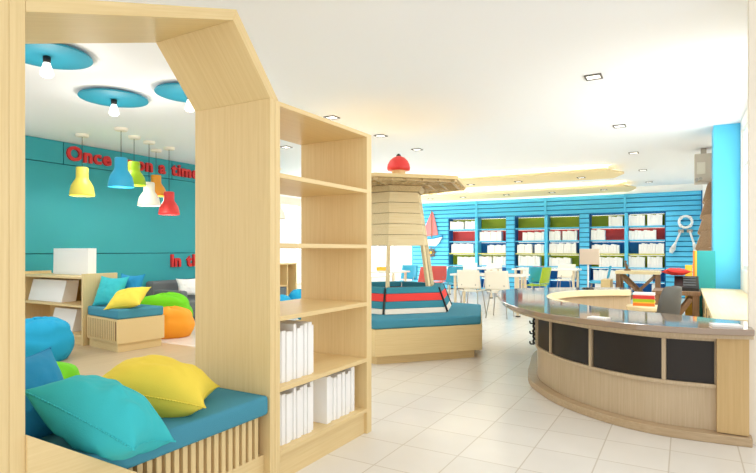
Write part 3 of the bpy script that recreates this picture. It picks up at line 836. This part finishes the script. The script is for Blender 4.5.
# ------------------------------------------------------------------ reception desk
OUT = [(.362, 3.90), (.15, 3.83), (-.1, 3.80), (-.39, 3.85), (-.737, 4.0), (-1.0, 4.2), (-1.22, 4.46), (-1.43, 4.81), (-1.64, 5.34), (-1.82, 5.85), (-1.90, 6.3), (-1.75, 6.72), (-1.38, 7.08), (-1.0, 7.32), (-.58, 7.5)]
INN = [(.362, 4.33), (.2, 4.39), (.04, 4.49), (-.12, 4.57), (-.38, 4.66), (-.62, 4.82), (-.81, 5.0), (-.98, 5.2), (-1.1, 5.4), (-1.19, 5.65), (-1.22, 5.95), (-1.2, 6.2), (-1.1, 6.48), (-.98, 6.65), (-.8, 6.82), (-.56, 6.98)]
N = 140
BODY = [(.345, 4.02), (.177, 4.0), (-.118, 3.985), (-.36, 4.045), (-.589, 4.172), (-.79, 4.335), (-.948, 4.53), (-1.11, 4.80), (-1.21, 5.12), (-1.285, 5.5), (-1.37, 5.95), (-1.38, 6.3), (-1.28, 6.62), (-1.05, 6.95), (-.58, 7.15)]
def shift(c, d):
    """move a polyline sideways, outwards for positive d"""
    out = []
    for k, p in enumerate(c):
        v = c[min(k+1, len(c)-1)]-c[max(k-1, 0)]; n = Vector((v.y, -v.x)).normalized(); out.append(p-n*d if False else p+Vector((-v.y, v.x)).normalized()*d)
    return out
dk = thing('reception_desk', (-.6, 5.2, 0), 'curved wooden reception desk with dark panels and glossy brown top', 'reception desk')
so, si = spline(OUT, N), spline(INN, N)
bo = spline(BODY, N)
SG = 1 if (shift(bo, .1)[10].y < bo[10].y) else -1
def out(c, d): return shift(c, d*SG)
def off(c, i, d): return [p+(q-p).normalized()*d for p, q in zip(c, i)]
obj('desk_top', ribbon(B(), so, si, .682, .722), 'desktop', dk, bevel=.006)
obj('under_top', ribbon(B(), off(so, si, .05), off(si, so, .004), .655, .681), 'deskwood', dk)
K = int(N*.42)
obj('inner_rim', ribbon(B(), off(si, so, .055)[K:], off(si, so, -.004)[K:], .660, .7265), 'palewood', dk, bevel=.003)
obj('body', ribbon(B(), bo, spline([tuple(p) for p in off(si, so, .06)], N), .056, .654), 'deskwood', dk)
obj('step', ribbon(B(), out(bo, .085), spline([tuple(p) for p in off(si, so, .07)], N), 0, .055), 'deskstep', dk, bevel=.006)
fine = spline(BODY, 1200)
def at(x, y): return min(range(len(fine)), key=lambda k: (fine[k]-Vector((x, y))).length)
def seg(a, b, d): return out(fine, d)[a:b+1:3]
MP = [at(.17, 4.0), at(-.118, 3.985), at(-.589, 4.172), at(-.948, 4.53), at(-1.125, 4.84), at(-1.225, 5.2), at(-1.33, 5.75)]
def lam(a, b, z0, z1, d0, d1, m, name, bev=0):
    obj(name, ribbon(B(), seg(a, b, d1), seg(a, b, d0), z0, z1), m, dk, bevel=bev)
for a, b in zip(MP, MP[1:]): lam(a+3, b-3, .352, .622, .001, .008, 'panelblk', 'dark_panel')
lam(MP[0], MP[-1], .623, .654, .001, .022, 'deskwood', 'rail', .002); lam(MP[0], MP[-1], .326, .351, .001, .022, 'deskwood', 'rail', .002)
for a in MP[1:]: lam(a-3, a+3, .352, .622, .0085, .022, 'deskwood', 'mullion')
lam(MP[0], MP[0]+2, .352, .622, .001, .022, 'deskwood', 'mullion') if False else None
obj('end_panel', BX(.172, .340, 3.955, 4.30, 0.06, .681), 'endwoodshade', dk, bevel=.002)
t = thing('hook_rack', (-1.2, 4.95, .33), 'black wavy metal hook strip on the left side of the reception desk', 'hook rack')
k0 = at(-1.145, 4.90); hb = out(fine, .034); pts = []
for k in range(13):
    p = hb[k0+(k % 3)*2]+(hb[k0]-fine[k0])*(.3*(k % 2)); pts.append((p.x, p.y, .35+k*.023))
obj('strip', tube(B(), pts, .010, 8), 'black', t)
dd = (hb[k0]-fine[k0]).normalized(); dd = Vector((dd.x, dd.y, 0))
for k in (0, 4, 8):
    p = Vector(pts[k]); obj('hook', tube(B(), [p, p+dd*.035, p+dd*.04+Vector((0, 0, .025))], .007, 6), 'black', t)

# things on and round the desk
def paper(name, x, y, w, d, rot, m, label, h=.006):
    o = obj(name, BX(-w/2, w/2, -d/2, d/2, 0, h), m); o.location = (x, y, .7225); o.rotation_euler.z = math.radians(rot)
    tag(o, label, 'paper'); return o
paper('paper_stack', .22, 3.98, .16, .10, 10, 'book', 'small white paper stack at the right end of the desk top', .014)
paper('note_pad', -.52, 3.98, .13, .08, -20, 'book', 'small white note pad near the front edge of the desk top', .012)
t = thing('desk_screen', (-1.03, 7.2, .723), 'beige flat screen on a slim pole at the far side of the desk', 'screen')
obj('base', lathe(B(), [(.07, 0), (.07, .01), (.02, .016)], (-1.04, 7.02, .7225), 20), 'black', t)
obj('pole', rod(B(), (-1.04, 7.02, .735), (-1.04, 7.02, 1.10), .010, 10), 'silver', t)
obj('panel', BX(-1.135, -.905, 6.985, 7.008, 1.02, 1.215), mat('beige_screen', (214, 198, 178), .5), t, bevel=.006)

t = thing('office_chair', (-.10, 5.62, 0), 'grey high backed office chair behind the reception desk', 'office chair')
cx, cy = -.27, 5.50
b = B(); n = 14
grid = []
for i in range(n+1):
    row_ = []
    for j in range(n+1):
        u, v = 2*i/n-1, j/n
        w = .19*(1-max(0, (v-.45)/.55)**2.6*.62)
        row_.append((u*w, .10*u*u+.0, .46+v*.42-.0*u*u, v))
    grid.append(row_)
def back(s):
    return [[b.verts.new((cx+p[0], cy-.16-.05*p[3]+p[1]*.8+s, p[2])) for p in r] for r in grid]
f1, f2 = back(0), back(-.05)
for i in range(n):
    for j in range(n):
        b.faces.new((f1[i][j], f1[i+1][j], f1[i+1][j+1], f1[i][j+1])); b.faces.new((f2[i][j], f2[i][j+1], f2[i+1][j+1], f2[i+1][j]))
for i in range(n):
    for j in (0, n): b.faces.new((f1[i][j], f1[i+1][j], f2[i+1][j], f2[i][j])); b.faces.new((f1[j][i], f1[j][i+1], f2[j][i+1], f2[j][i]))
CR = dict(cent=(cx, cy, 0), matrix=R(72, 'Z'))
bmesh.ops.rotate(b, verts=b.verts, **CR)
obj('backrest', b, 'chairgrey', t, smooth=True, sub=1)
b = BX(cx-.23, cx+.23, cy-.17, cy+.26, .40, .46); bmesh.ops.rotate(b, verts=b.verts, **CR)
obj('seat', b, 'chairgrey', t, bevel=.025)
obj('gas_lift', rod(B(), (cx, cy+.04, .08), (cx, cy+.04, .40), .028, 14), 'black', t)
for k in range(5):
    a = k*2*PI/5+.3; b = B(); bar(b, (cx, cy+.04, .085), (cx+.27*math.cos(a), cy+.04+.27*math.sin(a), .065), .035, .025)
    l_ = obj('base_arm', b, 'black', t); obj('caster', lathe(B(), [(.0, 0), (.022, .006), (.028, .025), (.022, .046), (0, .052)], (cx+.27*math.cos(a), cy+.04+.27*math.sin(a), 0), 12), 'black', l_)

# stack of coloured boards on a round stool inside the desk ring
t = thing('round_stool', (-.37, 6.35, 0), 'pale round stool carrying the stack of coloured books', 'stool')
obj('seat', lathe(B(), [(.17, .56), (.18, .57), (.18, .60), (.17, .61)], (-.37, 6.35, 0), 28), 'palewood', t)
for k in range(4):
    a = PI/4+k*PI/2; obj('leg', rod(B(), (-.37+.11*math.cos(a), 6.35+.11*math.sin(a), .56), (-.37+.15*math.cos(a), 6.35+.15*math.sin(a), 0), .014, 8), 'palewood', t)
z = .6105
for m, h, nm in (('orange', .030, 'orange book at the bottom of the coloured stack'), ('yellow', .012, 'thin yellow book in the coloured stack, above the orange one'), ('lime', .030, 'lime green book in the coloured stack'), ('redb', .040, 'red book in the coloured stack above the green one'), ('book', .02, 'white book on top of the coloured stack')):
    b = B(); x0, x1, y0, y1 = -.48, -.275, 6.25, 6.45
    tt = thing('stacked_book', (-.37, 6.35, z), nm, 'book', 'coloured books stacked behind the desk')
    prism(b, [(y0, z), (y1, z), (y1, z+.004), (y0+.006, z+.004), (y0+.006, z+h-.004), (y1, z+h-.004), (y1, z+h), (y0, z+h)], x0, x1, 'X'); obj('cover', b, m, tt)
    if h > .014: obj('pages', BX(x0+.006, x1-.006, y0+.007, y1-.005, z+.0045, z+h-.0045), 'page', tt)
    z += h+.0005

# wooden table with crossed legs, behind the desk
def xtable(name, x0, x1, y0, y1, zt, label, th=.06, top='palewood'):
    t = thing(name, ((x0+x1)/2, (y0+y1)/2, 0), label, 'table')
    obj('tabletop', BX(x0, x1, y0, y1, zt-th, zt), top, t, bevel=.004)
    for x in (x0+.05, x1-.05):
        for y in (y0+.05, y1-.05): obj('leg', BX(x-.035, x+.035, y-.035, y+.035, 0, zt-th), 'darkwood', t)
    for y in (y0+.05, y1-.05):
        for s in (1, -1):
            b = B(); p, q = (x0+.10, x1-.10) if s == 1 else (x1-.10, x0+.10)
            bar(b, (p, y+s*.014, zt-th-.03), (q, y+s*.014, .06), .026, .06, up=(0, 1, 0)) if False else bar(b, (p, y+s*.016, zt-th-.04), (q, y+s*.016, .10), .055, .028, up=(0, 1, 0))
            obj('cross_brace', b, 'darkwood', t)
xtable('trestle_table', -1.17, -.40, 11.2, 11.9, .80, 'pale topped table with dark crossed legs before the right blue bookshelf')
t = thing('figurine', (-.97, 11.4, .80), 'small dark figurine standing on the crossed leg table', 'figurine')
obj('base', lathe(B(), [(.06, 0), (.06, .03), (.02, .04)], (-.97, 11.4, .8005), 16), 'darkwood', t)
b = B(); rod(b, (-.97, 11.4, .835), (-1.0, 11.4, .91), .022, 10, .03); rod(b, (-1.0, 11.4, .91), (-1.005, 11.4, .955), .03, 10, .012); obj('body', b, 'darkwood', t)
obj('head', lathe(B(), [(0, 0), (.024, .012), (.026, .03), (0, .052)], (-1.005, 11.4, .95), 12), 'darkwood', t, smooth=True)
# low wooden steps left of it
t = thing('step_unit', (-1.4, 11.0, 0), 'low pale wooden steps left of the crossed leg table', 'steps')
for k in range(3): obj('tread', BX(-1.72+.16*k, -1.24, 11.0+.001*k, 11.5, .21*k, .21*(k+1)-.001), 'woodX', t)
# second crossed-leg table along the right wall with black tray and red bag
xtable('trestle_table', -.36, .165, 7.55, 8.15, .69, 'brown crossed leg side table between the grey chair and the pale cabinet', .05, 'darkwood')
t = thing('magazine_box', (.015, 7.9, .69), 'black open magazine box on the side table by the teal board', 'box')
b = B(); x0, x1, y0, y1 = -.12, .15, 7.66, 8.06
prism(b, [(y0, .6905), (y1, .6905), (y1, .86), (y0, .735)], x0, x1, 'X'); obj('box', b, 'black', t)
for k in range(4):
    y = y0+.06+.09*k; zt = .735+(.86-.735)*(y-y0)/(y1-y0)
    obj('card', BX(x0+.10, x1-.03, y, y+.006, zt+.0005, zt+.018), 'grey', t)
o = pillow('red_cushion', (.30, .26), .09, 'hullred', (-.10, 8.0, .915), (-8, 4, 15), 'coral red cushion lying on the black magazine box', seed=21); o['category'] = 'cushion'
# tall boards against the blue pillar
for nm, m, x0, x1, y, z1, lab in (('orange_board', 'orange', .092, .112, 7.78, 1.19, 'narrow orange board standing left of the yellow one by the blue pillar'),
                                  ('yellow_board', 'yellow', .113, .135, 7.78, 1.19, 'narrow yellow board standing between orange and teal boards'),
                                  ('teal_board', 'tealpanel', .136, .345, 8.21, 1.19, 'teal board standing before the blue pillar')):
    if nm == 'teal_board': b = BX(x0, x1, 8.215, 8.29, 0, z1)
    else: b = BX(x0, x1, 8.215, 8.35, 0, z1)
    tag(obj(nm, b, m, bevel=.003), lab, 'board')
tag(obj('yellow_book', BX(.0, .085, 8.215, 8.30, 0, 1.0), 'yellow', bevel=.003), 'short yellow board left of the tall orange board', 'board')
# low cabinet by the window
cb = thing('window_cabinet', (.41, 6.5, 0), 'long low pale cabinet under the right window with a cream top', 'cabinet')
obj('top', BX(.175, .618, 4.60, 8.20, .668, .70), 'palewood', cb, bevel=.003)
obj('body', BX(.22, .61, 4.61, 8.19, .06, .667), 'woodZ', cb)
obj('plinth', BX(.26, .60, 4.62, 8.18, 0, .06), 'woodY', cb)
for k in range(5):
    y = 4.62+k*.714; d_ = obj('door', BX(.202, .2195, y, y+.706, .07, .66), 'woodZ', cb, bevel=.002)
    obj('handle', BX(.192, .2015, y+.60, y+.615, .45, .58), 'metal', d_)
# speaker box under the ceiling and the rack of tilted boards
t = thing('wall_speaker', (.25, 10, 2.27), 'grey beige speaker box mounted under the ceiling by the blue pillar', 'speaker')
obj('casing', BX(.13, .365, 9.95, 10.3, 2.28, 2.735), 'acgrey', t, bevel=.006); obj('face', BX(.165, .28, 9.936, 9.949, 2.41, 2.60), 'acface', t, bevel=.02)
obj('bracket', BX(.22, .30, 10.08, 10.16, 2.736, CZ), 'metal', t)
obj('dial', rod(B(), (.16, 9.9, 2.32), (.16, 9.949, 2.32), .028, 14), 'metal', t); obj('dial', rod(B(), (.215, 9.9, 2.33), (.215, 9.949, 2.33), .026, 14), 'metal', t)
t = thing('board_rack', (.25, 9.7, .9), 'rack of weathered tilted brown boards on the wall beyond the blue pillar', 'wall rack')
zs = [.96, 1.22, 1.47, 1.72, 1.97]
for k, z in enumerate(zs):
    e = .0 + .035*k
    b = B(); prism(b, [(.10+e, z), (.13+e, z-.035), (.352, z+.03), (.352, z+.28), (.19+e*.8, z+.255)], 9.35+.08*k, 9.9+.08*k, 'Y'); obj('board', b, 'dryboard', t, bevel=.004)
obj('rail', BX(.353, .369, 9.5, 10.1, .9, 2.3), 'darkwood', t)

# ------------------------------------------------------------------ recessed downlights
DL = [(-.75, 5.39), (-.75, 7.7), (-.75, 9.95), (-.75, 12.2), (-.75, 14.4), (-3.78, 5.43), (-3.78, 6.65), (-3.78, 7.85), (-5.5, 6.63), (-5.5, 7.85), (-.75, 3.0), (-3.78, 3.0), (-6.9, 7.3)]
DN = ['nearest the camera above the reception desk', 'second nearest above the reception desk', 'third in the row above the reception desk', 'fourth in the row above the reception desk', 'farthest in the row above the reception desk',
      'just above the right corner of the tall bookcase', 'above and left of the red dome', 'right of and above the red dome', 'seen through the top compartment of the bookcase', 'behind the lighthouse, left row', '', '', 'before the teal wall near the pendants']
def downlight(x, y, z, lab, big=1.):
    t = thing('downlight', (x, y, z), 'square recessed ceiling downlight '+lab, 'downlight', 'recessed ceiling downlights')
    b = B(); s = .075*big; w = .016
    box(b, x-s, x+s, y-s, y-s+w, z-.012, z-.0005); box(b, x-s, x+s, y+s-w, y+s, z-.012, z-.0005); box(b, x-s, x-s+w, y-s+w, y+s-w, z-.012, z-.0005); box(b, x+s-w, x+s, y-s+w, y+s-w, z-.012, z-.0005)
    obj('frame', b, 'dframe', t)
    obj('lens', BX(x-s+w, x+s-w, y-s+w, y+s-w, z-.006, z-.0005), 'dlens', t)
for (x, y), lab in zip(DL, DN):
    if lab: downlight(x, y, CZ, lab)
for k, x in enumerate((-4.25, -3.16, -1.86)):
    downlight(x, 11.65, 2.70, ['left', 'middle', 'right'][k]+' of three on nearer tan ceiling panel')
for k, x in enumerate((-6.45, -5.45, -4.2, -3.0, -1.75)):
    downlight(x, 14.3, 2.70, ORD[k]+' from left on tan panel over blue wall')

# ------------------------------------------------------------------ light
def area(name, loc, rot, sx, sy, power, col=(1, 1, 1)):
    l = bpy.data.lights.new(name, 'AREA'); l.shape = 'RECTANGLE'; l.size = sx; l.size_y = sy; l.energy = power; l.color = col
    o = bpy.data.objects.new(name, l); COL.objects.link(o); o.location = loc; o.rotation_euler = [math.radians(a) for a in rot]
    return o
area('window_daylight', (XW-.3, 12.3, 1.4), (0, -90, 0), 2.0, 6.0, 260, (1, .98, .95))
area('window_daylight', (XR+.35, 6.6, 1.8), (0, 90, 0), 1.8, 3.2, 95, (1, .98, .95))
for x, y in DL+[(-6.2, 2.2), (-5.2, 4.4), (-7.0, 4.6)]:  # last three spots are added fill without fixtures, brightening the reading room
    l = bpy.data.lights.new('downlight_and_fill', 'SPOT'); l.energy = 58; l.spot_size = math.radians(150); l.spot_blend = .8; l.shadow_soft_size = .25; l.color = (1, .995, .985)
    o = bpy.data.objects.new('downlight_and_fill', l); COL.objects.link(o); o.location = (x, y, CZ-.03)
for x in (-4.7, -3.38, -1.99):
    l = bpy.data.lights.new('downlight_and_fill', 'SPOT'); l.energy = 58; l.spot_size = math.radians(150); l.spot_blend = .8; l.shadow_soft_size = .2; l.color = (1, .995, .985)
    o = bpy.data.objects.new('downlight_and_fill', l); COL.objects.link(o); o.location = (x, 13.0, CZ-.03)

for x, y, z, e in ((-4.57, 2.46, 2.5, 8), (-5.26, 3.52, 2.5, 8), (-4.42, 3.80, 2.5, 8)):
    l = bpy.data.lights.new('bulb_lamp', 'POINT'); l.energy = e; l.shadow_soft_size = .12; l.color = (1, .98, .95)
    o = bpy.data.objects.new('bulb_lamp', l); COL.objects.link(o); o.location = (x, y, z)
for nm, m, x, y, zb, zt in PEND:
    l = bpy.data.lights.new('pendant_bulb', 'POINT'); l.energy = 3; l.shadow_soft_size = .05; l.color = (1, .97, .92)
    o = bpy.data.objects.new('pendant_bulb', l); COL.objects.link(o); o.location = (x, y, zb-.02)

w = bpy.data.worlds.new('daylight'); S.world = w; w.use_nodes = True
w.node_tree.nodes['Background'].inputs['Color'].default_value = (.98, .99, 1, 1)
w.node_tree.nodes['Background'].inputs['Strength'].default_value = 1.5

# ------------------------------------------------------------------ camera
cam = bpy.data.cameras.new('camera'); co = bpy.data.objects.new('camera', cam); COL.objects.link(co)
co.location = (0, 0, 1.2); co.rotation_euler = (math.radians(90), 0, math.radians(29.9))
cam.sensor_width = 36; cam.lens = 534/756*36; cam.shift_y = 13.5/756; cam.clip_start = .05
S.camera = co
S.view_settings.view_transform = 'Standard'; S.view_settings.look = 'None'; S.view_settings.gamma = 1; S.view_settings.use_curve_mapping = False
S.view_settings.exposure = -0.03
S.cycles.use_denoising = True
S.cycles.max_bounces = 10; S.cycles.diffuse_bounces = 7
